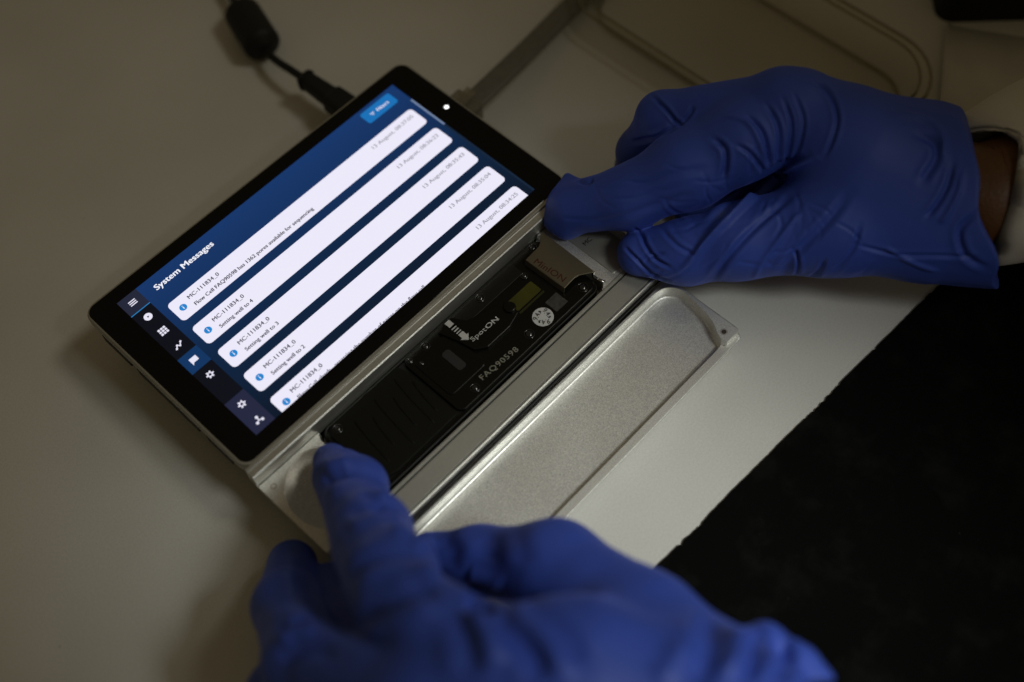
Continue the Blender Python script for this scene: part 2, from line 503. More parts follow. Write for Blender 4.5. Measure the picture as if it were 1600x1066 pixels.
def boss(e, flip):
    xs_ = (112, 116, 119.5, 122, 123.6)
    zb_ = LZ if flip else LL
    br = [(x, -79.0 + e, LL) for x in xs_] + [(124.6 + e, -79.0 + e, LL), (125.5 + e * .5, -79.8 + e, zb_), (128, -79.85 + e, zb_), (130.6, -79.85 + e, zb_), (131.3 - e, -79.75 + e, zb_), (131.5 - e, -79.55 + e, LZ), (131.6 - e, -78.5, LZ), (131.6 - e, -74, LZ), (131.6 - e, -63, LZ)]
    return lid_loop(br, tr_corner(131.6 - e, -50.25 - e * .3, 1.3, LZ))
def pocket(d, zh, zl):
    br = [(112, -78.6), (116, -78.6), (119.5, -78.6), (122, -78.55), (123.6, -78.45), (124.5, -78.2), (125.1, -77.8), (125.3, -77.1), (125.6, -76.3), (126.3, -75.0), (127.3, -73.4), (128.4, -71.4), (129.5, -67.8), (130.3, -63)]
    tr = [(130.75, -60), (130.95, -58.5), (130.95, -57.2), (130.75, -56), (130.4, -55), (129.9, -54.1), (129.3, -53.3), (128.5, -52.5), (127.6, -51.9), (126.5, -51.4), (125.3, -51.1), (123.8, -50.9), (121.5, -50.8), (117, -50.75)]
    full = br + tr
    full = full + [(121.6 - x, y) for x, y in tr][::-1] + [(121.6 - x, y) for x, y in br][::-1]
    ins = inset(full, d) if d else full
    zz_ = [(zl if i <= 5 else zh) for i in range(14)] + [zh] * 14
    zz_ = zz_ + zz_[::-1]
    return [(x, y, z) for (x, y), z in zip(ins, zz_)]
LID = obj('lid', *loft([outer(7, 1.2, 1.2), outer(2.5, 2.2, 2.2), outer(0.9, 5.0, 5.0), outer(0.25, LZ - 0.6, LL - 0.6), outer(0.3, LZ - 0.15, LL - 0.12), outer(0.45, LZ, LL), boss(0.0, False), boss(0.18, True),
        pocket(0.0, LZ, LL), pocket(0.12, LZ - 0.15, LL - 0.12), pocket(0.3, 7.0, 7.0), pocket(0.4, 6.5, 6.5), pocket(0.65, 6.18, 6.18), pocket(1.05, 6.04, 6.04), pocket(1.6, 6.0, 6.0)]), ALU_LID, DEV)
soft(LID, 34)
MAGN = mat('magnet_nickel', (0.10, 0.075, 0.06), 0.4, 0.7)
for mx_ in (127.7, -6.1):
    plate('magnet', circle(mx_, -76.6, 0.85, 20), 10.6, LZ + 0.03, MAGN, LID)
    V, Fc = tube([(mx_ + 1.1 * math.cos(a), -76.6 + 1.1 * math.sin(a), LZ) for a in np.linspace(0, 2 * math.pi, 25)], 0.13, 6, False)
    obj('magnet_rim', V, Fc, ALU_EDGE, LID)
# status light
WHITE = emis('status_white', (255, 255, 255), 1.6)
o = plate('status_light', circle(127.3, 47.0, 0.86, 24), 23.99, 24.03, WHITE, DEV)

# ---- display and what it shows
def screen_material():
    m, nt, b = nmat('display_background')
    b.inputs['Base Color'].default_value = (0.003, 0.003, 0.004, 1); b.inputs['Roughness'].default_value = 0.08
    b.inputs['Specular IOR Level'].default_value = 0.3
    tc = nt.nodes.new('ShaderNodeTexCoord')
    sep = nt.nodes.new('ShaderNodeSeparateXYZ'); nt.links.new(tc.outputs['Object'], sep.inputs[0])
    mr = nt.nodes.new('ShaderNodeMapRange')
    mr.inputs['From Min'].default_value = 0.0; mr.inputs['From Max'].default_value = 0.0685
    nt.links.new(sep.outputs['Y'], mr.inputs['Value'])
    r = nt.nodes.new('ShaderNodeValToRGB')
    r.color_ramp.elements[0].position = 0.0; r.color_ramp.elements[0].color = (*lin((8, 22, 40)), 1)
    r.color_ramp.elements[1].position = 1.0; r.color_ramp.elements[1].color = (*lin((20, 54, 106)), 1)
    e = r.color_ramp.elements.new(0.45); e.color = (*lin((10, 36, 66)), 1)
    nt.links.new(mr.outputs[0], r.inputs['Fac'])
    nt.links.new(r.outputs['Color'], b.inputs['Emission Color'])
    b.inputs['Emission Strength'].default_value = 1.0
    return m
SW, SH = 121.8, 68.5
ZD = 24.02
def ui(x, y): return (x, SH - y)
def uir(x0, x1, y0, y1, r=0.0, k=5):
    if r: return rrect(x0, x1, SH - y1, SH - y0, r, k)
    return [(x0, SH - y1), (x1, SH - y1), (x1, SH - y0), (x0, SH - y0)]
DISP = flat('display', uir(0, SW, 0, SH), ZD, screen_material(), DEV, 'lit display showing a list of system messages')
E_SIDE = emis('ui_sidebar', (8, 12, 22)); E_CELL = emis('ui_menu_cell', (34, 38, 56)); E_CELL2 = emis('ui_lower_cell', (34, 38, 62))
E_SEL = emis('ui_selected', (14, 52, 96)); E_LINE = emis('ui_line', (40, 125, 190)); E_ICON = emis('ui_icon', (232, 230, 246))
E_CARD = emis('ui_card', (236, 233, 250)); E_BLUE = emis('ui_info_blue', (34, 132, 205)); E_BTN = emis('ui_button', (24, 112, 182))
E_TXT = emis('ui_text_dark', (34, 36, 46)); E_TXT2 = emis('ui_text_grey', (66, 66, 80)); E_DATE = emis('ui_text_date', (152, 152, 163))
E_TITLE = emis('ui_title', (245, 246, 255)); E_BAR = emis('ui_scrollbar', (112, 130, 162)); E_TRACK = emis('ui_track', (18, 36, 58))
ST = 0.02
flat('sidebar', uir(0, 7.5, 0, SH), ZD + ST, E_SIDE, DISP)
flat('menu_cell', uir(0, 7.5, 0, 7.4), ZD + 2 * ST, E_CELL, DISP)
flat('menu_line', uir(0, 7.5, 7.4, 7.72), ZD + 2 * ST, E_LINE, DISP)
flat('selected_cell', uir(0, 7.5, 30.8, 38.3), ZD + 2 * ST, E_SEL, DISP)
flat('lower_cell', uir(0, 7.5, 53.6, SH), ZD + 2 * ST, E_CELL2, DISP)
for k in range(3):
    flat('menu_icon_bar', uir(2.45, 5.05, 2.55 + k * 0.78, 2.95 + k * 0.78), ZD + 3 * ST, E_ICON, DISP)
flat('play_icon', circle(*ui(3.75, 11.4), 1.42, 28), ZD + 3 * ST, E_ICON, DISP)
flat('play_triangle', [ui(3.5, 11.8), ui(4.25, 11.4), ui(3.5, 11.0)], ZD + 4 * ST, E_SIDE, DISP)
for i in range(3):
    for j in range(3):
        cx, cy = 3.75 + (i - 1) * 1.0, 19.1 + (j - 1) * 1.0
        flat('grid_icon_dot', uir(cx - .39, cx + .39, cy - .39, cy + .39), ZD + 3 * ST, E_ICON, DISP)
zz = [(2.5, 27.55), (3.35, 26.55), (4.05, 27.25), (5.0, 26.1)]
for a, b_ in zip(zz[:-1], zz[1:]):
    a = np.array(ui(*a)); b_ = np.array(ui(*b_)); d = b_ - a; nn_ = np.array([-d[1], d[0]]) / np.linalg.norm(d) * 0.19
    flat('graph_icon_stroke', [tuple(a + nn_), tuple(a - nn_), tuple(b_ - nn_), tuple(b_ + nn_)][::-1], ZD + 3 * ST, E_ICON, DISP)
for q in zz: flat('graph_icon_dot', circle(*ui(*q), 0.36, 14), ZD + 4 * ST, E_ICON, DISP)
flat('message_icon', [ui(*q) for q in [(2.45, 33.3), (2.45, 36.1), (3.1, 35.3), (5.05, 35.3), (5.05, 33.3)]], ZD + 3 * ST, E_ICON, DISP)
def gear(cx, cy):
    pts = []
    for i in range(48):
        a = 2 * math.pi * i / 48
        r = 1.12 + 0.26 * math.tanh(3 * math.cos(6 * a))
        pts.append((cx + r * math.cos(a), cy + r * math.sin(a)))
    flat('gear_icon', pts, ZD + 3 * ST, E_ICON, DISP)
gear(*ui(3.8, 42.2)); flat('gear_icon_hole', circle(*ui(3.8, 42.2), 0.5, 16), ZD + 4 * ST, E_SIDE, DISP)
gear(*ui(3.8, 57.3)); flat('gear_icon_hole', circle(*ui(3.8, 57.3), 0.5, 16), ZD + 4 * ST, E_CELL2, DISP)
ctr = ui(3.85, 65.2)
for a in (90, 210, 330):
    e = (ctr[0] + 1.15 * math.cos(math.radians(a)), ctr[1] + 1.15 * math.sin(math.radians(a)))
    d = np.array(e) - np.array(ctr); nn_ = np.array([-d[1], d[0]]) / np.linalg.norm(d) * 0.17
    flat('share_icon_arm', [tuple(np.array(ctr) + nn_), tuple(np.array(ctr) - nn_), tuple(np.array(e) - nn_), tuple(np.array(e) + nn_)], ZD + 3 * ST, E_ICON, DISP)
    flat('share_icon_dot', circle(*e, 0.5, 16), ZD + 4 * ST, E_ICON, DISP)
XD, YD = (1, 0, 0), (0, 1, 0)
def uitext(name, s, x0, x1, base, cap, m, bold=0.0, clip=None):
    p = ui(x0, base)
    return text(name, s, (p[0], p[1], ZD + 4 * ST), XD, YD, x1 - x0, cap, m, DISP, bold, clip)
uitext('page_title', 'System Messages', 11.9, 35.6, 5.75, 2.35, E_TITLE, 0.02)
flat('filter_button', uir(104.4, 118.1, 1.5, 7.1, 0.9), ZD + 2 * ST, E_BTN, DISP)
uitext('filter_lettering', 'Filters', 110.2, 115.4, 5.1, 1.5, E_ICON, 0.015)
for k, wd in enumerate((1.7, 1.1, 0.5)):
    flat('filter_icon_bar', uir(108.1 - wd / 2, 108.1 + wd / 2, 3.75 + 0.5 * k, 4.0 + 0.5 * k), ZD + 3 * ST, E_ICON, DISP)
flat('scroll_track', uir(121.0, 121.75, 9.9, SH), ZD + ST, E_TRACK, DISP)
flat('scroll_thumb', uir(121.0, 121.75, 9.9, 26.4), ZD + 2 * ST, E_BAR, DISP)
lines = ['Flow Cell FAQ90598 has 1362 pores available for sequencing', 'Setting well to 4', 'Setting well to 3', 'Setting well to 2', 'Flow Cell check - assessing the number of pores on the flow cell']
ends = [67.0, 30.1, 30.1, 30.1, 70.4]
dates = ['13 August, 08:37:05', '13 August, 08:36:22', '13 August, 08:35:43', '13 August, 08:35:04', '13 August, 08:34:25']
for k in range(5):
    t0 = 12.5 + 12.43 * k
    if k < 4: out = uir(10.2, 118.5, t0, t0 + 8.9, 1.5, 7)
    else:
        r = 1.5; out = [ui(10.2, SH), ui(118.5, SH)]
        out += [(118.5 - r + r * math.cos(a), SH - t0 - r + r * math.sin(a)) for a in np.linspace(0, math.pi / 2, 7)]
        out += [(10.2 + r + r * math.cos(a), SH - t0 - r + r * math.sin(a)) for a in np.linspace(math.pi / 2, math.pi, 7)]
    flat('message_card', out, ZD + 2 * ST, E_CARD, DISP)
    flat('info_icon', circle(*ui(13.5, t0 + 4.5), 1.28, 28), ZD + 3 * ST, E_BLUE, DISP)
    flat('info_icon_stem', uir(13.35, 13.65, t0 + 4.3, t0 + 5.2), ZD + 4 * ST, E_CARD, DISP)
    flat('info_icon_point', uir(13.35, 13.65, t0 + 3.75, t0 + 4.05), ZD + 4 * ST, E_CARD, DISP)
    uitext('message_source', 'MC-111834_0', 16.8, 29.3, t0 + 3.6, 1.55, E_TXT2, 0.016)
    uitext('message_text', lines[k], 16.85, ends[k], t0 + (7.05 if k < 4 else 6.85), 1.5, E_TXT if k == 0 else E_TXT2, 0.018, 0.05 if k == 4 else None)
    uitext('message_time', dates[k], 97.7, 116.6, t0 + 3.7, 1.55, E_DATE, 0.016)

# ------------------------------------------------------------------ flow cell cartridge
CELL = root('flow_cell', (62, -24, 11), 'black flow cell cartridge with white round sticker seated in the device bay', 'cartridge')
hout = rrect(14.3, 111.6, -38.7, -9.95, 3.6, 8)
plate('housing', hout, 11.05, 16.6, PLASTIC, CELL, 0.4)
# raised gasket lip round the housing
lipo = rrect(14.7, 111.2, -38.3, -10.25, 3.3, 8)
V, Fc = loft([at_z(lipo, 16.5), at_z(inset(lipo, 0.15), 17.2), at_z(inset(lipo, 0.75), 17.2), at_z(inset(lipo, 0.9), 16.5)], False, False)
obj('gasket_lip', V, Fc, GLOSSBLK, CELL)
# grip end with ridges running across
grip = [(16.1, -14), (17.2, -11.6), (19.5, -10.95), (31, -10.95), (33.5, -10.7), (35.5, -10.2 - .9), (46.5, -11.1), (47.6, -16), (47.6, -36.8), (22, -36.9), (18.3, -35.6), (16.3, -32)]
plate('grip', grip[::-1], 16.5, 17.5, GRIP, CELL, 0.3)
for i, (x, ya, yb) in enumerate([(23.5, -33.5, -14.5), (28.2, -30.5, -18), (32.6, -35, -13.5), (37.2, -31, -17.5), (41.6, -34.5, -13), (45, -32, -18)]):
    path = [(x - 1.0, ya, 17.25), (x - 0.2, (ya + yb) / 2, 17.3), (x + 1.2, yb, 17.25)]
    V, Fc = tube(smooth_path(path, 5), [0.15] + [0.55] * 9 + [0.15], 8)
    obj('grip_ridge', V, Fc, GRIP, CELL, True)
# smoked cover over the working end
cov = rrect(48.4, 110.4, -37.6, -10.9, 2.6, 6)
plate('cover', cov, 16.5, 17.9, GLOSSBLK, CELL, 0.3)
plate('cover_step', rrect(50.2, 66.2, -31.5, -14.2, 2.0, 5), 17.8, 18.25, GLOSSBLK, CELL, 0.25)
plate('cover_panel', rrect(71, 98, -16.8, -11.8, 0.8, 5), 17.8, 18.0, mat('panel_plastic', (0.007, 0.007, 0.0055), 0.4, spec=0.2), CELL, 0.1)
plate('priming_port_cover', [(63.2, -13.2), (66, -11.9), (69.8, -11.9), (72.5, -16.5), (84.4, -20.2), (86.4, -22.5), (85.4, -26.6), (80, -28.2), (70, -28.2), (66.3, -25.5), (65.2, -20)][::-1], 17.8, 19.3, GLOSSBLK, CELL, 0.35)
plate('priming_port_knob', circle(84.8, -23.4, 2.0, 22), 19.2, 20.2, GLOSSBLK, CELL, 0.35)
plate('flow_window', rrect(86.2, 97.2, -25.6, -20.8, 0.5, 4), 17.85, 18.05, mat('yellow_window', (0.040, 0.040, 0.002), 0.35, noise_scale=120, colvar=0.25), CELL)
plate('flow_window_rim', rrect(86.0, 97.4, -26.9, -26.2, 0.3, 3), 17.85, 18.0, mat('olive_rim', (0.018, 0.018, 0.002), 0.35), CELL)
plate('sample_port_window', rrect(58.2, 61.4, -27.3, -18.8, 1.0, 5), 18.25, 18.42, mat('grey_window', (0.022, 0.022, 0.022), 0.4, spec=0.2), CELL)
def screw(x, y, z, r):
    s = soft(obj('screw', *loft([at_z(circle(x, y, r * math.cos(t), 20), z + (0.0 if t == 0 else r * 0.55 * math.sin(t))) if t >= 0 else at_z(circle(x, y, r, 20), z - 0.5) for t in (-1, 0, 0.25, 0.5, 0.75, 1.0, 1.2)]), SCREW, CELL), 50)
    V, Fc = tube([(x + r * 1.25 * math.cos(a), y + r * 1.25 * math.sin(a), z) for a in np.linspace(0, 2 * math.pi, 25)], 0.22, 6, False)
    obj('screw_collar', V, Fc, SCREW, s, True)
    plate('screw_socket', circle(x, y, r * 0.34, 6), z + 0.2, z + r * 0.55 + 0.02, RUBBER, s)
for x, y, z, r in [(57.3, -12.9, 18.0, 1.15), (81.6, -13.2, 18.0, 1.15), (107.0, -12.6, 18.0, 1.2), (82.5, -34.0, 18.0, 1.25), (57.3, -34.7, 18.0, 1.15), (106.7, -34.9, 18.0, 1.35), (50.4, -13.0, 18.0, 0.7), (19.2, -13.4, 17.6, 1.15), (97.2, -18.0, 18.2, 0.9), (52.2, -16.5, 18.3, 0.45)]:
    screw(x, y, z, r)
PRINT = mat('print_white', (0.40, 0.40, 0.385), 0.5)
PRINT2 = mat('print_dim', (0.155, 0.15, 0.118), 0.5)
ZT = 19.32
def q2(u, v, z): return px(u, v, z)
a = q2(739, 534, ZT); b_ = q2(783, 497, ZT)
text('brand_lettering', 'Spot', a, b_ - a, (0.06, 1, 0), 6.0, 1.75, PRINT, CELL)
c = a + (b_ - a) / np.linalg.norm(b_ - a) * 6.35
text('brand_lettering', 'ON', c, b_ - a, (0.06, 1, 0), 5.0, 1.75, PRINT, CELL, 0.018)
# dashed arrow
def seg(pts, nm): flat(nm, pts, ZT, PRINT, CELL)
ax = 67.7; aw = 1.0
seg([(ax - aw, -14.4), (ax + aw, -14.4), (ax + aw, -12.1), (ax - aw, -12.1)], 'arrow_mark')
for yy in (-15.2, -16.25, -17.3): seg([(ax - aw, yy - .42), (ax + aw, yy - .42), (ax + aw, yy), (ax - aw, yy)], 'arrow_mark')
seg([(ax - aw, -18.2), (ax - aw, -20.0), (ax - 1.75, -20.0), (ax, -21.9), (ax + 1.75, -20.0), (ax + aw, -20.0), (ax + aw, -18.2)], 'arrow_mark')
a = q2(754.5, 594, 17.95); b_ = q2(811, 547, 17.95)
text('serial_lettering', 'FAQ90598', a, b_ - a, (0, 1, 0), np.linalg.norm(b_ - a), 2.0, PRINT2, CELL, 0.014, spacing=1.15)
STK = plate('sticker', circle(90.0, -32.9, 3.45, 40), 17.85, 18.0, mat('sticker_paper', (0.44, 0.44, 0.43), 0.6), CELL)
for k in range(3):
    an = math.radians(20 - 120 * k)
    ux, uy = math.cos(an), math.sin(an)
    vx, vy = -uy, ux
    cx, cy = 90.0 + vx * 1.15 - ux * 0.1, -32.9 + vy * 1.15 - uy * 0.1
    text('sticker_lettering', '9.4.', (cx - ux * 1.9, cy - uy * 1.9, 18.03), (ux, uy, 0), (vx, vy, 0), 2.95, 1.75, INK, STK, 0.014)
    text('sticker_lettering', '1', (cx + ux * 1.2, cy + uy * 1.2, 18.03), (ux, uy, 0), (vx, vy, 0), 0.5, 1.0, INK, STK, 0.014)
plate('code_patch', rrect(94.4, 99.6, -34.9, -29.8, 0.1, 3), 17.85, 17.94, mat('patch_print', (0.03, 0.028, 0.022), 0.6, noise_scale=900, colvar=0.5), CELL)
# spring bracket with bevelled lettering at the socket end
zb = 20.6
ol = [px(u, v, zb)[:2] for u, v in [(821, 406), (829, 398), (841, 386), (844.5, 378), (844, 368), (847, 362), (880, 387), (929, 424.5), (925, 426), (916, 428), (905, 430), (898, 434), (891, 441), (882, 450.5), (850, 426)]]
ol = [tuple(p) for p in ol]
ar = sum(ol[i][0] * ol[(i + 1) % len(ol)][1] - ol[(i + 1) % len(ol)][0] * ol[i][1] for i in range(len(ol)))
if ar < 0: ol = ol[::-1]
BR = plate('spring_bracket', ol, zb - 0.45, zb, BRACKET, CELL, 0.12)
lo = px(821, 406, zb); ro = px(882, 450.5, zb)
V = [(lo[0], lo[1], zb - .1), (ro[0], ro[1], zb - .1), (ro[0] - .5, ro[1], zb - 2.4), (lo[0] - .5, lo[1], zb - 2.4), (lo[0] + .4, lo[1], zb - .1), (ro[0] + .4, ro[1], zb - .1), (ro[0] - .1, ro[1], zb - 2.4), (lo[0] - .1, lo[1], zb - 2.4)]
obj('bracket_flange', V, [(0, 1, 2, 3), (4, 5, 6, 7), (0, 1, 5, 4), (2, 3, 7, 6), (0, 3, 7, 4), (1, 2, 6, 5)], BRACKET, BR)
e0 = px(929, 424.5, zb)
plate('bracket_tab', [(e0[0] - .6, e0[1] - .1), (e0[0] + .1, e0[1] - .1), (e0[0] + .1, e0[1] + .6), (e0[0] - .6, e0[1] + .6)], 17.2, zb - .1, CHROME, BR)
V, Fc = tube([(e0[0] - .4, e0[1] - .2, 17.6), (e0[0] + 0.2, e0[1] - 2.0, 17.5), (e0[0] + 0.5, e0[1] - 3.9, 17.5)], [.3, .45, .75], 10)
obj('bracket_pin', V, Fc, CHROME, BR, True)
a = px(833, 411, zb + .02); b_ = px(879, 441, zb + .02)
dirv = b_ - a
text('bracket_lettering', 'MinION', a, dirv, np.cross((0, 0, 1), dirv), np.linalg.norm(dirv), 2.4, mat('faded_red_print', (0.055, 0.012, 0.007), 0.6, spec=0.1), BR)

# ------------------------------------------------------------------ cables
PC = root('power_cable', (109.5, 110, 0), 'black power cable with stepped plug pushed into the back of the device', 'cable')
def boxy(name, c0, c1, w0, h0, w1, h1, m, parent, r=1.0):
    c0 = np.array(c0, float); c1 = np.array(c1, float)
    t = c1 - c0; t /= np.linalg.norm(t); u = np.cross((0, 0, 1), t); u /= np.linalg.norm(u); v = np.cross(t, u)
    loops = []
    for c, w_, h_ in ((c0, w0, h0), (c1, w1, h1)):
        o2 = rrect(-w_ / 2, w_ / 2, -h_ / 2, h_ / 2, min(r, w_ / 2.2, h_ / 2.2), 5)
        loops.append([tuple(c + u * a + v * b) for a, b in o2])
    V, Fc = loft(loops)
    return bevel(obj(name, V, Fc, m, parent), 0.5)
boxy('plug_body', (109.6, 75.2, 11.8), (109.3, 89.5, 11.8), 10, 8.2, 9.2, 7.6, RUBBER, PC, 2)
boxy('plug_grip', (109.3, 89.3, 11.8), (108.9, 102.5, 11.6), 7.4, 6.8, 6.4, 6.0, RUBBER, PC, 2)
boxy('strain_relief', (108.9, 102.3, 11.6), (108.8, 104.6, 11.5), 7.6, 6.6, 6.6, 5.8, RUBBER, PC, 1.5)
V, Fc = tube(smooth_path([(108.8, 104, 11.5), (108.6, 112, 11), (108.8, 121, 9.5), (110.6, 130.5, 7.6)], 6), 1.5, 12)
obj('cord', V, Fc, RUBBER, PC, True)
pth = smooth_path([(110.4, 128.5, 7.6), (112.4, 135.5, 7.6), (115.6, 146, 7.6), (118.8, 156, 7.6)], 6)
nr = len(pth); V, Fc = tube(pth, [2.6 + 4.7 * min(1, (math.sin(math.pi * min(max(i / (nr - 1), 0.0), 1)) * 1.9)) for i in range(nr)], 20)
obj('ferrite_bead', V, Fc, RUBBER, PC, True)
V, Fc = tube(smooth_path([(118.5, 155, 7.6), (121.5, 166, 5), (126, 190, 1.8), (140, 240, 1.8)], 6), 1.7, 12)
obj('cord', V, Fc, RUBBER, PC, True)

NC = root('network_cable', (150, 52, 0), 'flat grey network cable with clear plug on the side of the device', 'cable')
FLATGREY = mat('grey_cable_jacket', (0.115, 0.106, 0.09), 0.5, 0.0, 400, 0.05, 0.12)
def clear_plastic(name, tint, a=0.22, rough=0.12):
    m = bpy.data.materials.new(name); m.use_nodes = True; nt = m.node_tree
    out = nt.nodes['Material Output']; nt.nodes.remove(nt.nodes['Principled BSDF'])
    tr = nt.nodes.new('ShaderNodeBsdfTransparent'); tr.inputs[0].default_value = (*tint, 1)
    gl = nt.nodes.new('ShaderNodeBsdfGlossy'); gl.inputs['Roughness'].default_value = rough; gl.inputs[0].default_value = (0.8, 0.8, 0.78, 1)
    df = nt.nodes.new('ShaderNodeBsdfDiffuse'); df.inputs[0].default_value = (0.35, 0.32, 0.24, 1)
    lw = nt.nodes.new('ShaderNodeLayerWeight'); lw.inputs[0].default_value = 0.35
    m1 = nt.nodes.new('ShaderNodeMixShader'); m1.inputs[0].default_value = a
    nt.links.new(tr.outputs[0], m1.inputs[1]); nt.links.new(df.outputs[0], m1.inputs[2])
    m2 = nt.nodes.new('ShaderNodeMixShader')
    mm = nt.nodes.new('ShaderNodeMath'); mm.operation = 'MULTIPLY'; mm.inputs[1].default_value = 0.5
    nt.links.new(lw.outputs['Fresnel'], mm.inputs[0]); nt.links.new(mm.outputs[0], m2.inputs[0])
    nt.links.new(m1.outputs[0], m2.inputs[1]); nt.links.new(gl.outputs[0], m2.inputs[2])
    nt.links.new(m2.outputs[0], out.inputs[0])
    return m
CLEARPLUG = clear_plastic('clear_plug_plastic', (0.72, 0.70, 0.64), 0.35)
boxy('plug_shell', (132.4, 49.5, 11.5), (141.5, 50.0, 11.5), 11.6, 8.2, 11.6, 8.0, CLEARPLUG, NC, 0.6)
boxy('plug_insert', (133.5, 49.5, 11.0), (140.5, 50.0, 11.0), 9.0, 2.2, 9.0, 2.0, mat('plug_insert_plastic', (0.09, 0.085, 0.07), 0.5), NC, 0.4)
boxy('plug_latch', (133.4, 49.6, 16.1), (142.5, 50.1, 17.8), 4.2, 0.9, 4.2, 0.9, CLEARPLUG, NC, 0.3)
for k in range(8):
    yy = 46.2 + k * 0.98
    V, Fc = tube([(134, yy, 12.6), (140, yy + .2, 12.4)], 0.32, 6)
    obj('plug_wire', V, Fc, mat('wire_%d' % k, ((0.10, 0.05, 0.02) if k % 2 else (0.16, 0.15, 0.13)), 0.5), NC)
pth = smooth_path([(140, 49.9, 11.5), (154, 51.1, 11.0), (178, 54.5, 8.5), (205, 59, 5.5), (232, 62, 3.0), (262, 78, 1.2), (300, 110, 1.2)], 7)
V, Fc = tube(pth, 1, 16, True, squash=(4.3, 0.95))
obj('flat_cord', V, Fc, FLATGREY, NC, True)

# ------------------------------------------------------------------ clear blister tray
TRAY = root('clear_tray', (234, 20, 0), 'empty clear plastic blister tray lying on the bench behind the gloved hand', 'tray')
CLEAR = clear_plastic('clear_tray_plastic', (0.95, 0.94, 0.89), 0.04, 0.25)
CLEAR2 = clear_plastic('clear_tray_rim_plastic', (0.80, 0.78, 0.70), 0.14, 0.25)
to = lambda d, r: rrect(200 + d, 268 - d, -70 + d, 64 - d, r, 9)
V, Fc = loft([at_z(to(9, 14), 0.3), at_z(to(8, 15), 0.9), at_z(to(4, 19), 13.0), at_z(to(3, 20), 13.8), at_z(to(0.4, 22), 13.8), at_z(to(0, 22), 12.6)], True, False)
obj('tray_shell', V, Fc, CLEAR, TRAY, False)
for d, r, z, rad in ((0.2, 22, 13.2, 0.7), (3.6, 19.5, 13.4, 0.6), (8.6, 14.5, 1.0, 0.7)):
    L_ = at_z(to(d, r), z); L_.append(L_[0]); L_ = L_ + [L_[1]]
    V, Fc = tube(L_, rad, 6, False)
    obj('tray_rim', V, Fc, CLEAR2, TRAY, True)
# white folded sheet and black case at the back
PAPER = mat('white_card', (0.50, 0.485, 0.44), 0.6, 0.0, 90, 0.05, 0.05)
c0 = px(1478, 52, 3); c1 = px(1466, 190, 3); 
d_ = c1 - c0; d_ /= np.linalg.norm(d_); s_ = np.array([d_[1], -d_[0], 0]); 
if s_ @ CR[0] < 0: s_ = -s_
V = []; NXS = 10
prof = [(0.0, 3.2), (0.8, 2.4), (3, 1.4), (10, 0.7), (40, 0.35), (95, 0.3)]
for t_ in (-6, 20, 75):
    for sx_, z in prof: V.append((c0 + d_ * t_ + s_ * sx_) * np.array([1, 1, 0]) + np.array([0, 0, z]))
n = len(prof); Fc = [(r * n + i, r * n + i + 1, (r + 1) * n + i + 1, (r + 1) * n + i) for r in range(2) for i in range(n - 1)]
o = obj('paper_sheet', V, Fc, PAPER, None, True)
sm = o.modifiers.new('thickness', 'SOLIDIFY'); sm.thickness = 0.0003; sm.offset = 1
o['label'] = 'off-white card with a lifted edge lying between clear tray and sleeve'; o['category'] = 'card'
cc = px(1562, 27, 0)
CASE = root('black_case', (cc[0], cc[1], 0), 'black boxy case at the back of the bench beyond the card', 'case')
ang = math.atan2(CR[0][1], CR[0][0])
rot = lambda P: [(cc[0] + x * math.cos(ang) - y * math.sin(ang), cc[1] + x * math.sin(ang) + y * math.cos(ang)) for x, y in P]
plate('case_body', rot(rrect(-24, 60, -2, 60, 6, 6)), 0.0, 14, RUBBER, CASE, 2.5)
plate('case_lid', rot(rrect(-23, 59, -1, 59, 6, 6)), 14.02, 22, RUBBER, CASE, 2.5)

# ------------------------------------------------------------------ gloved hands
def smin(a, b, k):
    h = np.clip(0.5 + 0.5 * (b - a) / k, 0, 1)
    return b * (1 - h) + a * h - k * h * (1 - h)

def capsule(P, a, b, ra, rb):
    ba = b - a
    t = np.clip(((P - a) @ ba) / max(ba @ ba, 1e-9), 0, 1)
    return np.linalg.norm(P - a - t[:, None] * ba, axis=1) - (ra + (rb - ra) * t)

def chain_sdf(P, ch, k):
    d = None
    for (a, ra), (b, rb) in zip(ch[:-1], ch[1:]):
        c = capsule(P, a, b, ra, rb)
        d = c if d is None else smin(d, c, k)
    return d

def J(*rows):
    return [(px(u, v, z), r) for u, v, z, r in rows]

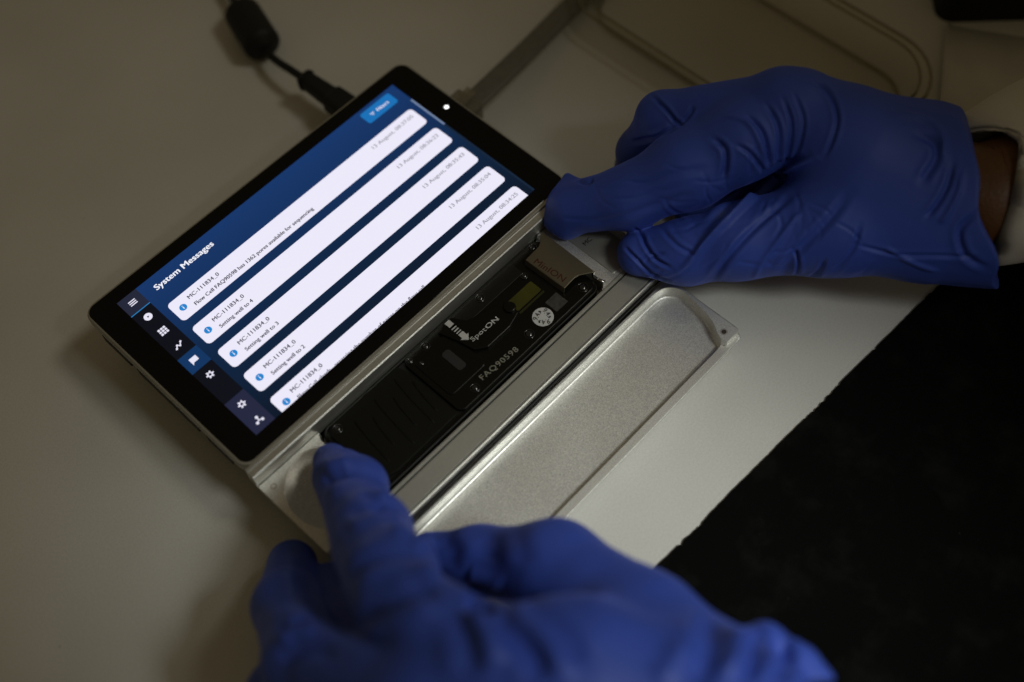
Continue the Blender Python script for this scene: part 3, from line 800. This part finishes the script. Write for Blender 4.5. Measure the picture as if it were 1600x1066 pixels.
def surface_nets(f, lo, hi, h):
    lo = np.array(lo, float); hi = np.array(hi, float)
    # coarse pass, then only the narrow band is evaluated on the fine grid
    c = 4
    n = (np.ceil((hi - lo) / (h * c)).astype(int) + 1)
    cg = [lo[i] + h * c * np.arange(n[i] + 1) for i in range(3)]
    G = np.stack(np.meshgrid(*cg, indexing='ij'), -1)
    D = f(G.reshape(-1, 3)).reshape(G.shape[:3])
    N = n * c + 1
    fine = np.full(N, 9.0, np.float32)
    near = np.abs(D) < h * c * 2.2
    cell = np.zeros(n, bool); sgn = np.zeros(n, np.float32)
    for i in (0, 1):
        for j in (0, 1):
            for k in (0, 1):
                cell |= near[i:n[0] + i, j:n[1] + j, k:n[2] + k]
    sgn = D[:-1, :-1, :-1]
    big = np.repeat(np.repeat(np.repeat(cell, c, 0), c, 1), c, 2)
    sg = np.repeat(np.repeat(np.repeat(np.sign(sgn) * 9.0, c, 0), c, 1), c, 2)
    fine[:-1, :-1, :-1] = sg
    mask = np.zeros(N, bool); mask[:-1, :-1, :-1] = big
    ii = np.argwhere(mask)
    for s0 in range(0, len(ii), 400000):
        q = ii[s0:s0 + 400000]
        fine[q[:, 0], q[:, 1], q[:, 2]] = f(lo + q * h)
    neg = fine < 0
    cnt = np.zeros(N - 1, np.int8)
    for i in (0, 1):
        for j in (0, 1):
            for k in (0, 1):
                cnt += neg[i:N[0] - 1 + i, j:N[1] - 1 + j, k:N[2] - 1 + k]
    act = np.argwhere((cnt > 0) & (cnt < 8))
    idx = np.full(N - 1, -1, np.int64); idx[act[:, 0], act[:, 1], act[:, 2]] = np.arange(len(act))
    cor = [(i, j, k) for i in (0, 1) for j in (0, 1) for k in (0, 1)]
    val = {c_: fine[act[:, 0] + c_[0], act[:, 1] + c_[1], act[:, 2] + c_[2]] for c_ in cor}
    acc = np.zeros((len(act), 3)); num = np.zeros(len(act))
    for a in cor:
        for ax_ in range(3):
            if a[ax_] == 0:
                b = list(a); b[ax_] = 1; b = tuple(b)
                va, vb = val[a], val[b]
                m_ = (va < 0) != (vb < 0)
                t = np.where(m_, va / np.where(m_, va - vb, 1), 0)
                p = np.tile(np.array(a, float), (len(act), 1)); p[:, ax_] = t
                acc[m_] += p[m_]; num[m_] += 1
    V = lo + (act + acc / num[:, None]) * h
    quads = []
    for ax_ in range(3):
        o1, o2 = [(1, 2), (2, 0), (0, 1)][ax_]
        sl0 = [slice(None)] * 3; sl1 = [slice(None)] * 3
        sl0[ax_] = slice(0, -1); sl1[ax_] = slice(1, None)
        ch = neg[tuple(sl0)] != neg[tuple(sl1)]
        e = np.argwhere(ch)
        e = e[(e[:, o1] > 0) & (e[:, o2] > 0) & (e[:, o1] < N[o1] - 1) & (e[:, o2] < N[o2] - 1)]
        ins = neg[e[:, 0], e[:, 1], e[:, 2]]
        def at(d1, d2):
            q = e.copy(); q[:, o1] += d1; q[:, o2] += d2
            return idx[q[:, 0], q[:, 1], q[:, 2]]
        q = np.stack([at(-1, -1), at(0, -1), at(0, 0), at(-1, 0)], 1)
        q[~ins] = q[~ins][:, ::-1]
        quads.append(q)
    Q = np.concatenate(quads)
    Q = Q[(Q >= 0).all(1)]
    return V, Q

def vnormals(V, Q):
    n = np.cross(V[Q[:, 2]] - V[Q[:, 0]], V[Q[:, 3]] - V[Q[:, 1]])
    N = np.zeros_like(V)
    for i in range(4): np.add.at(N, Q[:, i], n)
    return N / np.maximum(np.linalg.norm(N, axis=1, keepdims=True), 1e-9)

def relax(V, Q, it, lam=0.5):
    E_ = np.concatenate([Q[:, [0, 1]], Q[:, [1, 2]], Q[:, [2, 3]], Q[:, [3, 0]]])
    for _ in range(it):
        A_ = np.zeros_like(V); c = np.zeros(len(V))
        np.add.at(A_, E_[:, 0], V[E_[:, 1]]); np.add.at(A_, E_[:, 1], V[E_[:, 0]])
        np.add.at(c, E_[:, 0], 1); np.add.at(c, E_[:, 1], 1)
        V = V + lam * (A_ / c[:, None] - V)
    return V

def folds(V, Q, strokes):
    """creases (negative) and ridges (positive) of the stretched film, along lines on the surface"""
    N = vnormals(V, Q)
    uv, dep = to_px(V)
    view = CAM - V; view /= np.linalg.norm(view, axis=1, keepdims=True)
    face = np.clip(((N * view).sum(1) - 0.05) / 0.3, 0, 1)
    disp = np.zeros(len(V))
    for pts, wpx, dmm in strokes:
        P = np.array(smooth_path([(a, b, 0) for a, b in pts], 6))[:, :2]
        bb = (uv[:, 0] > P[:, 0].min() - 4 * wpx) & (uv[:, 0] < P[:, 0].max() + 4 * wpx) & (uv[:, 1] > P[:, 1].min() - 4 * wpx) & (uv[:, 1] < P[:, 1].max() + 4 * wpx)
        ids = np.nonzero(bb)[0]
        if not len(ids): continue
        q = uv[ids]
        best = np.full(len(ids), 1e9); tt = np.zeros(len(ids)); m_ = len(P) - 1
        for i in range(m_):
            ab = P[i + 1] - P[i]; t = np.clip(((q - P[i]) @ ab) / max(ab @ ab, 1e-9), 0, 1)
            d = np.linalg.norm(q - P[i] - t[:, None] * ab, axis=1)
            u = d < best; best[u] = d[u]; tt[u] = (i + t[u]) / m_
        prof_ = np.exp(-(best / wpx) ** 2)
        if dmm < 0: prof_ -= 0.32 * np.exp(-((best - 1.9 * wpx) / (0.9 * wpx)) ** 2)     # the film bulges beside a crease
        taper = np.clip(np.sin(np.pi * np.clip(tt, 0.02, 0.98)) * 1.8, 0, 1)
        disp[ids] += dmm * prof_ * taper
    return V + N * (disp * face)[:, None]

def lumps(V, Q, amp, scale, seed):
    N = vnormals(V, Q)
    d = np.array([noise.noise(Vector((v[0] * scale + seed, v[1] * scale, v[2] * scale))) for v in V])
    return V + N * (d * amp)[:, None]

def glove_material():
    m, nt, b = nmat('blue_nitrile')
    tc = nt.nodes.new('ShaderNodeTexCoord')
    n = nt.nodes.new('ShaderNodeTexNoise'); n.inputs['Scale'].default_value = 28; n.inputs['Detail'].default_value = 5
    nt.links.new(tc.outputs['Object'], n.inputs['Vector'])
    r = nt.nodes.new('ShaderNodeValToRGB')
    r.color_ramp.elements[0].position = 0.3; r.color_ramp.elements[0].color = (0.026, 0.056, 0.30, 1)
    r.color_ramp.elements[1].position = 0.7; r.color_ramp.elements[1].color = (0.033, 0.069, 0.37, 1)
    nt.links.new(n.outputs['Fac'], r.inputs['Fac'])
    nt.links.new(r.outputs['Color'], b.inputs['Base Color'])
    b.inputs['Roughness'].default_value = 0.56
    b.inputs['Specular IOR Level'].default_value = 0.32
    b.inputs['Sheen Weight'].default_value = 0.3
    b.inputs['Sheen Roughness'].default_value = 0.4
    b.inputs['Sheen Tint'].default_value = (0.15, 0.22, 0.9, 1)
    f = nt.nodes.new('ShaderNodeTexNoise'); f.noise_type = 'RIDGED_MULTIFRACTAL'; f.inputs['Scale'].default_value = 75; f.inputs['Detail'].default_value = 5; f.inputs['Distortion'].default_value = 0.8
    nt.links.new(tc.outputs['Object'], f.inputs['Vector'])
    bp = nt.nodes.new('ShaderNodeBump'); bp.inputs['Strength'].default_value = 0.35; bp.inputs['Distance'].default_value = 0.00025
    nt.links.new(f.outputs['Fac'], bp.inputs['Height']); nt.links.new(bp.outputs['Normal'], b.inputs['Normal'])
    return m
NITRILE = glove_material()
def skin_material():
    m, nt, b = nmat('brown_skin')
    tc = nt.nodes.new('ShaderNodeTexCoord')
    n = nt.nodes.new('ShaderNodeTexNoise'); n.inputs['Scale'].default_value = 60; n.inputs['Detail'].default_value = 5
    nt.links.new(tc.outputs['Object'], n.inputs['Vector'])
    r = nt.nodes.new('ShaderNodeValToRGB')
    r.color_ramp.elements[0].color = (0.085, 0.032, 0.007, 1); r.color_ramp.elements[1].color = (0.115, 0.046, 0.011, 1)
    nt.links.new(n.outputs['Fac'], r.inputs['Fac']); nt.links.new(r.outputs['Color'], b.inputs['Base Color'])
    b.inputs['Roughness'].default_value = 0.5
    v = nt.nodes.new('ShaderNodeTexVoronoi'); v.inputs['Scale'].default_value = 900
    nt.links.new(tc.outputs['Object'], v.inputs['Vector'])
    bp = nt.nodes.new('ShaderNodeBump'); bp.inputs['Distance'].default_value = 0.0001
    nt.links.new(v.outputs['Distance'], bp.inputs['Height']); nt.links.new(bp.outputs['Normal'], b.inputs['Normal'])
    return m
SKIN = skin_material()
def cloth_material():
    m, nt, b = nmat('white_coat_cotton')
    b.inputs['Base Color'].default_value = (0.70, 0.68, 0.61, 1); b.inputs['Roughness'].default_value = 0.9
    tc = nt.nodes.new('ShaderNodeTexCoord')
    ws = []
    for d in ('X', 'Z'):
        wv = nt.nodes.new('ShaderNodeTexWave'); wv.bands_direction = d; wv.inputs['Scale'].default_value = 950; wv.inputs['Distortion'].default_value = 0.6
        nt.links.new(tc.outputs['Object'], wv.inputs['Vector']); ws.append(wv)
    mu = nt.nodes.new('ShaderNodeMath'); mu.operation = 'ADD'
    nt.links.new(ws[0].outputs['Fac'], mu.inputs[0]); nt.links.new(ws[1].outputs['Fac'], mu.inputs[1])
    bp = nt.nodes.new('ShaderNodeBump'); bp.inputs['Distance'].default_value = 0.0001
    nt.links.new(mu.outputs[0], bp.inputs['Height']); nt.links.new(bp.outputs['Normal'], b.inputs['Normal'])
    return m
COTTON = cloth_material()

PERSON = root('person', (150, -150, 0), 'person in white coat sleeve and blue nitrile gloves holding the device with both hands', 'person')

def build_glove(f, strokes, h, label, lumpamp=0.35, gain=1.0):
    pts = np.array([c for c, r in f.joints]); rad = max(r for c, r in f.joints)
    lo = pts.min(0) - rad - 6; hi = pts.max(0) + rad + 6
    V, Q = surface_nets(f, lo, hi, h)
    V = relax(V, Q, 2)
    V = lumps(V, Q, lumpamp, 0.075, 3.1)
    V = folds(V, Q, [(p, w_, d * gain) for p, w_, d in strokes])
    V = relax(V, Q, 1, 0.35)
    me = bpy.data.meshes.new('glove')
    me.from_pydata((V * S).tolist(), [], Q.tolist())
    me.update()
    return link_mesh('glove', me, NITRILE, PERSON, True, label)

class Hand: pass
def make_hand(groups, cut=None, hollow=None):
    hnd = Hand()
    js = [j for g in groups for j in g[0]]
    def f(P):
        d = None
        for ch, k, kg in groups:
            c = chain_sdf(P, ch, k)
            d = c if d is None else smin(d, c, kg)
        if cut is not None:
            c0, n0 = cut
            wob = 1.2 * np.sin((P - c0) @ np.array([0.05, 0.02, 0.11]) * 2.2)
            d = np.maximum(d, (P - c0) @ n0 + wob)
        if hollow is not None:
            d = np.maximum(d, -chain_sdf(P, hollow, 3.0))
        return d
    f.joints = js
    return f

# right hand: index finger laid on the bay's corner, thumb in front, the other fingers curled behind
Rwr = J((1250, 178, 56, 12.5), (1345, 245, 50, 16.5), (1440, 270, 45, 19.5), (1535, 312, 42, 21.5), (1610, 330, 40, 21))
rg = [
    (Rwr, 8.0, 1.0),
    (J((1215, 165, 57, 10.5), (1330, 215, 50, 13), (1440, 262, 44, 17)), 6.0, 8.0),
    (J((1300, 352, 36, 15.5), (1440, 345, 38, 17.5), (1535, 326, 40, 20.5), (1610, 332, 40, 20.5)), 6.0, 12.0),
    (J((1001, 396, 22, 7.6), (1072, 394, 25, 9.9), (1150, 378, 30, 11.5), (1300, 350, 36, 15.5)), 5.0, 5.0),            # thumb
    (J((899, 325, 26, 8.6), (985, 308, 34, 9.8), (1075, 264, 43, 12.4), (1160, 218, 51, 12.6), (1250, 180, 56, 12.5)), 4.0, 1.5),   # index
    (J((886, 279, 28.5, 1.0), (874, 318, 25.5, 1.8), (865, 348, 21.5, 2.2), (882, 360, 20.5, 2.4)), 2.0, 6.0),
    (J((887, 275, 28.5, 0.8), (897, 292, 28.5, 2.5), (925, 312, 28, 6)), 1.5, 2.0),                                          # loose film at the tip
    (J((993, 262, 12, 7.4), (1002, 236, 26, 7.7), (1036, 184, 45, 8.0), (1215, 166, 57, 10.5)), 3.5, 2.5),                  # middle
    (J((1040, 262, 10, 7.2), (1048, 236, 22, 7.6), (1085, 190, 36, 8.0), (1250, 190, 48, 10.5)), 3.5, 2.5),                 # ring
    (J((1080, 322, 7, 6.5), (1165, 305, 9, 8.0), (1290, 300, 24, 12)), 4.0, 2.0),                                          # palm side behind the thumb
    (J((1100, 262, 10, 6.4), (1105, 245, 18, 6.8), (1140, 220, 28, 7.2), (1290, 235, 40, 10.0)), 3.5, 2.5),                 # little
]
cutc = px(1532, 312, 42); cutn = 0.975 * CR[0] - 0.222 * CR[1]
vd = (cutc - CAM) / np.linalg.norm(cutc - CAM); cutn = cutn - vd * (cutn @ vd); cutn /= np.linalg.norm(cutn)
fR = make_hand(rg, (cutc, cutn), J((1440, 300, 42, 14), (1535, 318, 41, 20.0), (1610, 331, 40, 20.5)))
R_STROKES = [
    ([(1250, 120), (1290, 140), (1308, 180), (1300, 220), (1285, 248)], 4, -0.9),
    ([(1195, 160), (1215, 195), (1218, 235), (1212, 268)], 4, -0.8),
    ([(1222, 150), (1236, 190), (1234, 230), (1222, 262)], 3.5, -0.7),
    ([(1240, 145), (1255, 185), (1250, 225), (1236, 258)], 3.5, -0.6),
    ([(1165, 178), (1190, 205), (1200, 240), (1200, 265)], 4, -0.9),
    ([(1130, 180), (1165, 190), (1185, 220), (1195, 255)], 4, 0.7),
    ([(1112, 215), (1132, 232), (1134, 258), (1128, 282)], 5, -0.9),
    ([(1150, 226), (1172, 240), (1190, 262), (1200, 272)], 4, -0.8),
    ([(1015, 147), (1040, 170), (1055, 188), (1068, 197)], 3.5, -0.9),
    ([(1085, 165), (1075, 182), (1062, 195)], 4, -0.8),
    ([(985, 222), (1010, 218), (1035, 210), (1060, 198)], 4, -0.9),
    ([(1045, 190), (1035, 205), (1008, 222)], 6, 0.6),
    ([(1275, 246), (1219, 276), (1160, 325), (1105, 378), (1060, 425)], 5, 2.0),
    ([(1262, 242), (1205, 268), (1150, 312), (1100, 358)], 6, -1.6),
    ([(1245, 300), (1185, 350), (1140, 400), (1110, 440)], 6, -0.9),
    ([(1330, 300), (1290, 350), (1240, 400), (1215, 438)], 8, -0.8),
    ([(1260, 320), (1225, 365), (1190, 410), (1175, 440)], 5, 0.7),
    ([(1420, 205), (1458, 222), (1464, 245), (1450, 270), (1440, 285)], 7, -0.9),
    ([(1395, 176), (1450, 190), (1472, 215), (1470, 250)], 6, 1.0),
    ([(1490, 250), (1480, 290), (1462, 322), (1445, 342)], 5, -0.9),
    ([(1505, 265), (1498, 300), (1480, 335), (1466, 350)], 5, 0.8),
    ([(1345, 350), (1335, 385), (1318, 410), (1300, 425)], 4, -0.7),
    ([(1290, 405), (1280, 425), (1262, 436)], 4, -0.9),
    ([(1240, 390), (1248, 410), (1245, 430)], 3.5, -0.8),
    ([(1330, 380), (1400, 398), (1460, 400), (1540, 402)], 3.5, -0.5),
    ([(1380, 385), (1430, 412), (1470, 425)], 3.5, 0.6),
    ([(1000, 365), (1010, 385), (1025, 405), (1050, 420)], 3.5, -0.9),
    ([(975, 385), (990, 400), (1015, 425), (1045, 440)], 3.0, -0.8),
    ([(990, 355), (1003, 368), (1010, 378)], 3.0, -0.7),
    ([(1030, 355), (1060, 385), (1090, 400)], 4, -0.5),
    ([(1040, 395), (1020, 400), (1005, 410)], 3.0, -0.5),
    ([(930, 300), (990, 290), (1060, 270), (1110, 262)], 7, -0.35),
    ([(905, 350), (960, 342), (1030, 318), (1090, 300)], 6, -0.4),
    ([(900, 282), (915, 286), (928, 281)], 4, -0.8),
    ([(1530, 330), (1500, 360), (1510, 400), (1545, 420)], 6, -0.8),
]
rs = random.Random(11)
for _ in range(60):                       # fine creases running out from the thumb web
    a_ = rs.uniform(0.9, 3.3); r_ = rs.uniform(40, 300)
    u0, v0 = 1215 + r_ * math.cos(a_), 275 + r_ * 0.6 * math.sin(a_)
    d_ = a_ + rs.choice((0, 0, math.pi / 2)) + rs.uniform(-0.5, 0.5); l_ = rs.uniform(12, 45)
    R_STROKES.append(([(u0, v0), (u0 + l_ * math.cos(d_) + rs.uniform(-4, 4), v0 + l_ * 0.7 * math.sin(d_)), (u0 + 2 * l_ * math.cos(d_ + .25), v0 + 1.4 * l_ * math.sin(d_ + .25))], rs.uniform(2.4, 4.0), -rs.uniform(0.08, 0.26)))
R_STROKES = [(p, max(w_ * 0.85, 2.4), d) for p, w_, d in R_STROKES]
build_glove(fR, R_STROKES, 0.5, 'blue nitrile glove of the hand pressing the right corner of the cartridge bay', 0.3, 1.3)

# left hand: index finger pressing into the scoop, middle finger down the device's side, thumb on the lid
lg = [
    (J((775, 1045, 77, 13.5), (900, 1060, 74, 17), (1080, 1130, 66, 19), (1300, 1245, 60, 21)), 8.0, 1.0),
    (J((660, 1115, 74, 13.5), (850, 1140, 72, 18), (1080, 1150, 66, 21)), 6.0, 10.0),
    (J((700, 1230, 64, 13), (900, 1230, 64, 17), (1100, 1190, 64, 20)), 6.0, 10.0),
    (J((676, 869, 20, 6.9), (748, 874, 27, 8.6), (868, 890, 41, 12.6), (1000, 992, 54, 15.3), (1120, 1095, 60, 14)), 5.0, 12.0),   # thumb
    (J((518, 722, 23.4, 5.6), (533, 745, 28.5, 8.0), (552, 765, 33, 9.7), (556, 792, 38, 8.6), (563, 810, 42, 9.0), (580, 832, 47, 10.9), (582, 858, 52, 10.2), (594, 880, 57, 10.2), (612, 902, 61, 11.9), (622, 935, 66, 10.8), (690, 998, 74, 12), (775, 1045, 77, 13.5)), 2.0, 3.0),        # index
    (J((457, 883, 12, 7.4), (447, 948, 29, 8.9), (478, 1035, 48, 10.3), (660, 1115, 74, 13.5)), 4.0, 3.5),                              # middle
    (J((470, 1010, 10, 7.2), (440, 1085, 28, 8.8), (480, 1160, 44, 10), (700, 1230, 64, 13)), 4.0, 3.5),                                # ring
    (J((522, 925, 14, 8.5), (560, 985, 30, 10), (620, 1030, 45, 11), (700, 1080, 62, 12)), 4.0, 3.0),                                            # web between index and middle
    (J((1150, 1060, 62, 5), (1195, 1012, 62, 5.6), (1225, 1030, 64, 4.6), (1245, 1045, 64, 5.6), (1272, 1072, 64, 4.8), (1290, 1140, 62, 6)), 2.0, 3.0),      # gathered cuff
]
lc = px(1330, 1200, 62); ln = px(1300, 1220, 62) - px(900, 1040, 74); ln /= np.linalg.norm(ln)
fL = make_hand(lg, (lc, ln), J((1200, 1170, 64, 16), (1300, 1220, 62, 21.5), (1420, 1280, 60, 22)))
L_STROKES = [
    ([(490, 765), (530, 748), (570, 750), (602, 775)], 8, -0.8),
    ([(500, 775), (545, 755), (585, 765), (603, 790)], 7, 0.9),
    ([(560, 772), (585, 780), (598, 800)], 6, -0.9),
    ([(505, 735), (530, 728), (548, 715)], 7, 0.8),
    ([(500, 752), (520, 742), (540, 735)], 6, -0.7),
    ([(540, 830), (575, 812), (610, 815), (640, 845)], 8, 1.3),
    ([(545, 815), (585, 800), (618, 812)], 7, -0.8),
    ([(535, 905), (575, 885), (620, 880), (665, 895)], 9, -1.0),
    ([(550, 915), (590, 892), (630, 886), (668, 898), (678, 920)], 8, 1.5),
    ([(560, 975), (600, 955), (650, 935), (690, 925)], 10, -1.2),
    ([(575, 1000), (600, 970), (640, 950), (690, 940)], 9, 1.4),
    ([(725, 932), (745, 937), (775, 950)], 11, -3.0),
    ([(760, 950), (800, 985), (830, 1020), (850, 1066)], 11, -1.3),
    ([(745, 950), (765, 1000), (775, 1050)], 12, 1.0),
    ([(790, 955), (835, 990), (870, 1030), (890, 1066)], 11, 0.9),
    ([(720, 960), (730, 1010), (735, 1060)], 11, -0.8),
    ([(810, 950), (870, 985), (915, 1040)], 10, -0.7),
    ([(430, 990), (455, 978), (490, 975)], 7, -1.2),
    ([(435, 1008), (460, 990), (500, 985)], 7, 1.2),
    ([(440, 975), (465, 965), (495, 962)], 6, 0.7),
    ([(435, 1035), (470, 1015), (530, 1020)], 9, -0.8),
    ([(460, 860), (450, 900), (455, 940)], 9, 0.5),
    ([(1100, 950), (1110, 990), (1100, 1040), (1080, 1066)], 12, -1.2),
    ([(1140, 985), (1150, 1020), (1130, 1060)], 10, 1.0),
    ([(1175, 985), (1180, 1020), (1165, 1066)], 8, -1.4),
    ([(1060, 1000), (1050, 1040), (1020, 1066)], 12, 0.8),
    ([(1215, 1000), (1225, 1030), (1215, 1066)], 8, -1.4),
    ([(640, 850), (660, 850), (680, 840)], 9, 0.9),
    ([(690, 840), (705, 860), (700, 890)], 9, -0.5),
    ([(762, 833), (768, 855), (765, 880)], 10, -0.5),
    ([(800, 830), (812, 855), (818, 885)], 10, -0.25),
]
L_STROKES = [(p, w_ * 1.6, d) for p, w_, d in L_STROKES]
build_glove(fL, L_STROKES, 0.75, 'blue nitrile glove of the hand with its index finger in the finger scoop', 0.25, 1.6)

# wrists and coat sleeves
def limb(name, rows, m, wob=0.0, n=40, inner=0.0, label=None, shear=0.0):
    pts = [px(u, v, z) for u, v, z, r in rows]; rad = [r for *_, r in rows]
    P = smooth_path(pts, 6); k = len(P)
    rr_ = np.interp(np.linspace(0, 1, k), np.linspace(0, 1, len(rad)), rad)
    def loops(off):
        V, _ = tube(P, [max(r + off, .5) for r in rr_], n, False)
        V = np.array(V).reshape(k, n, 3)
        if wob:
            for i in range(k):
                for j in range(n):
                    d = V[i, j] - P[i]; L_ = np.linalg.norm(d)
                    V[i, j] += d / L_ * wob * (noise.noise(Vector((i * 0.35, 2.2 * math.cos(2 * math.pi * j / n), 2.2 * math.sin(2 * math.pi * j / n)))) + 0.5 * noise.noise(Vector((i * 0.9 + 9, 4 * math.cos(2 * math.pi * j / n), 4 * math.sin(2 * math.pi * j / n)))))
        if shear:
            ax_ = P[-1] - P[0]; ax_ = ax_ / np.linalg.norm(ax_)
            tc_ = CAM - P[0]; tc_ = tc_ - ax_ * (tc_ @ ax_); tc_ /= np.linalg.norm(tc_)
            for i in range(k): V[i] += np.outer((V[i] - P[i]) @ tc_, ax_) * shear
        return [[tuple(q) for q in row] for row in V]
    L_ = loops(0)
    if inner:
        I_ = loops(-inner)
        V, Fc = loft(I_[::-1] + L_, False, False)
    else:
        V, Fc = loft(L_)
    return obj(name, V, Fc, m, PERSON, True, label)
limb('forearm', [(1450, 290, 42, 14.5), (1535, 311, 41, 17.6), (1566, 303, 41, 17.4), (1640, 275, 40, 18.5), (1800, 250, 40, 24)], SKIN, 0.3)
limb('sleeve', [(1551, 306, 41, 21.5), (1561, 303, 41, 22.2), (1603, 276, 40, 27), (1700, 255, 39, 33), (1900, 235, 41, 36)], COTTON, 0.5, 48, 1.4, 'white cotton coat sleeve end round the wrist', 0.30)
limb('forearm', [(1150, 1150, 66, 15), (1320, 1225, 61, 18.5), (1430, 1290, 60, 20), (1560, 1380, 62, 25)], SKIN, 0.3)
limb('sleeve', [(1400, 1270, 60, 23.5), (1440, 1295, 60, 25), (1600, 1410, 58, 31), (1850, 1590, 56, 36), (2150, 1800, 58, 40)], COTTON, 0.8, 48, 1.6)
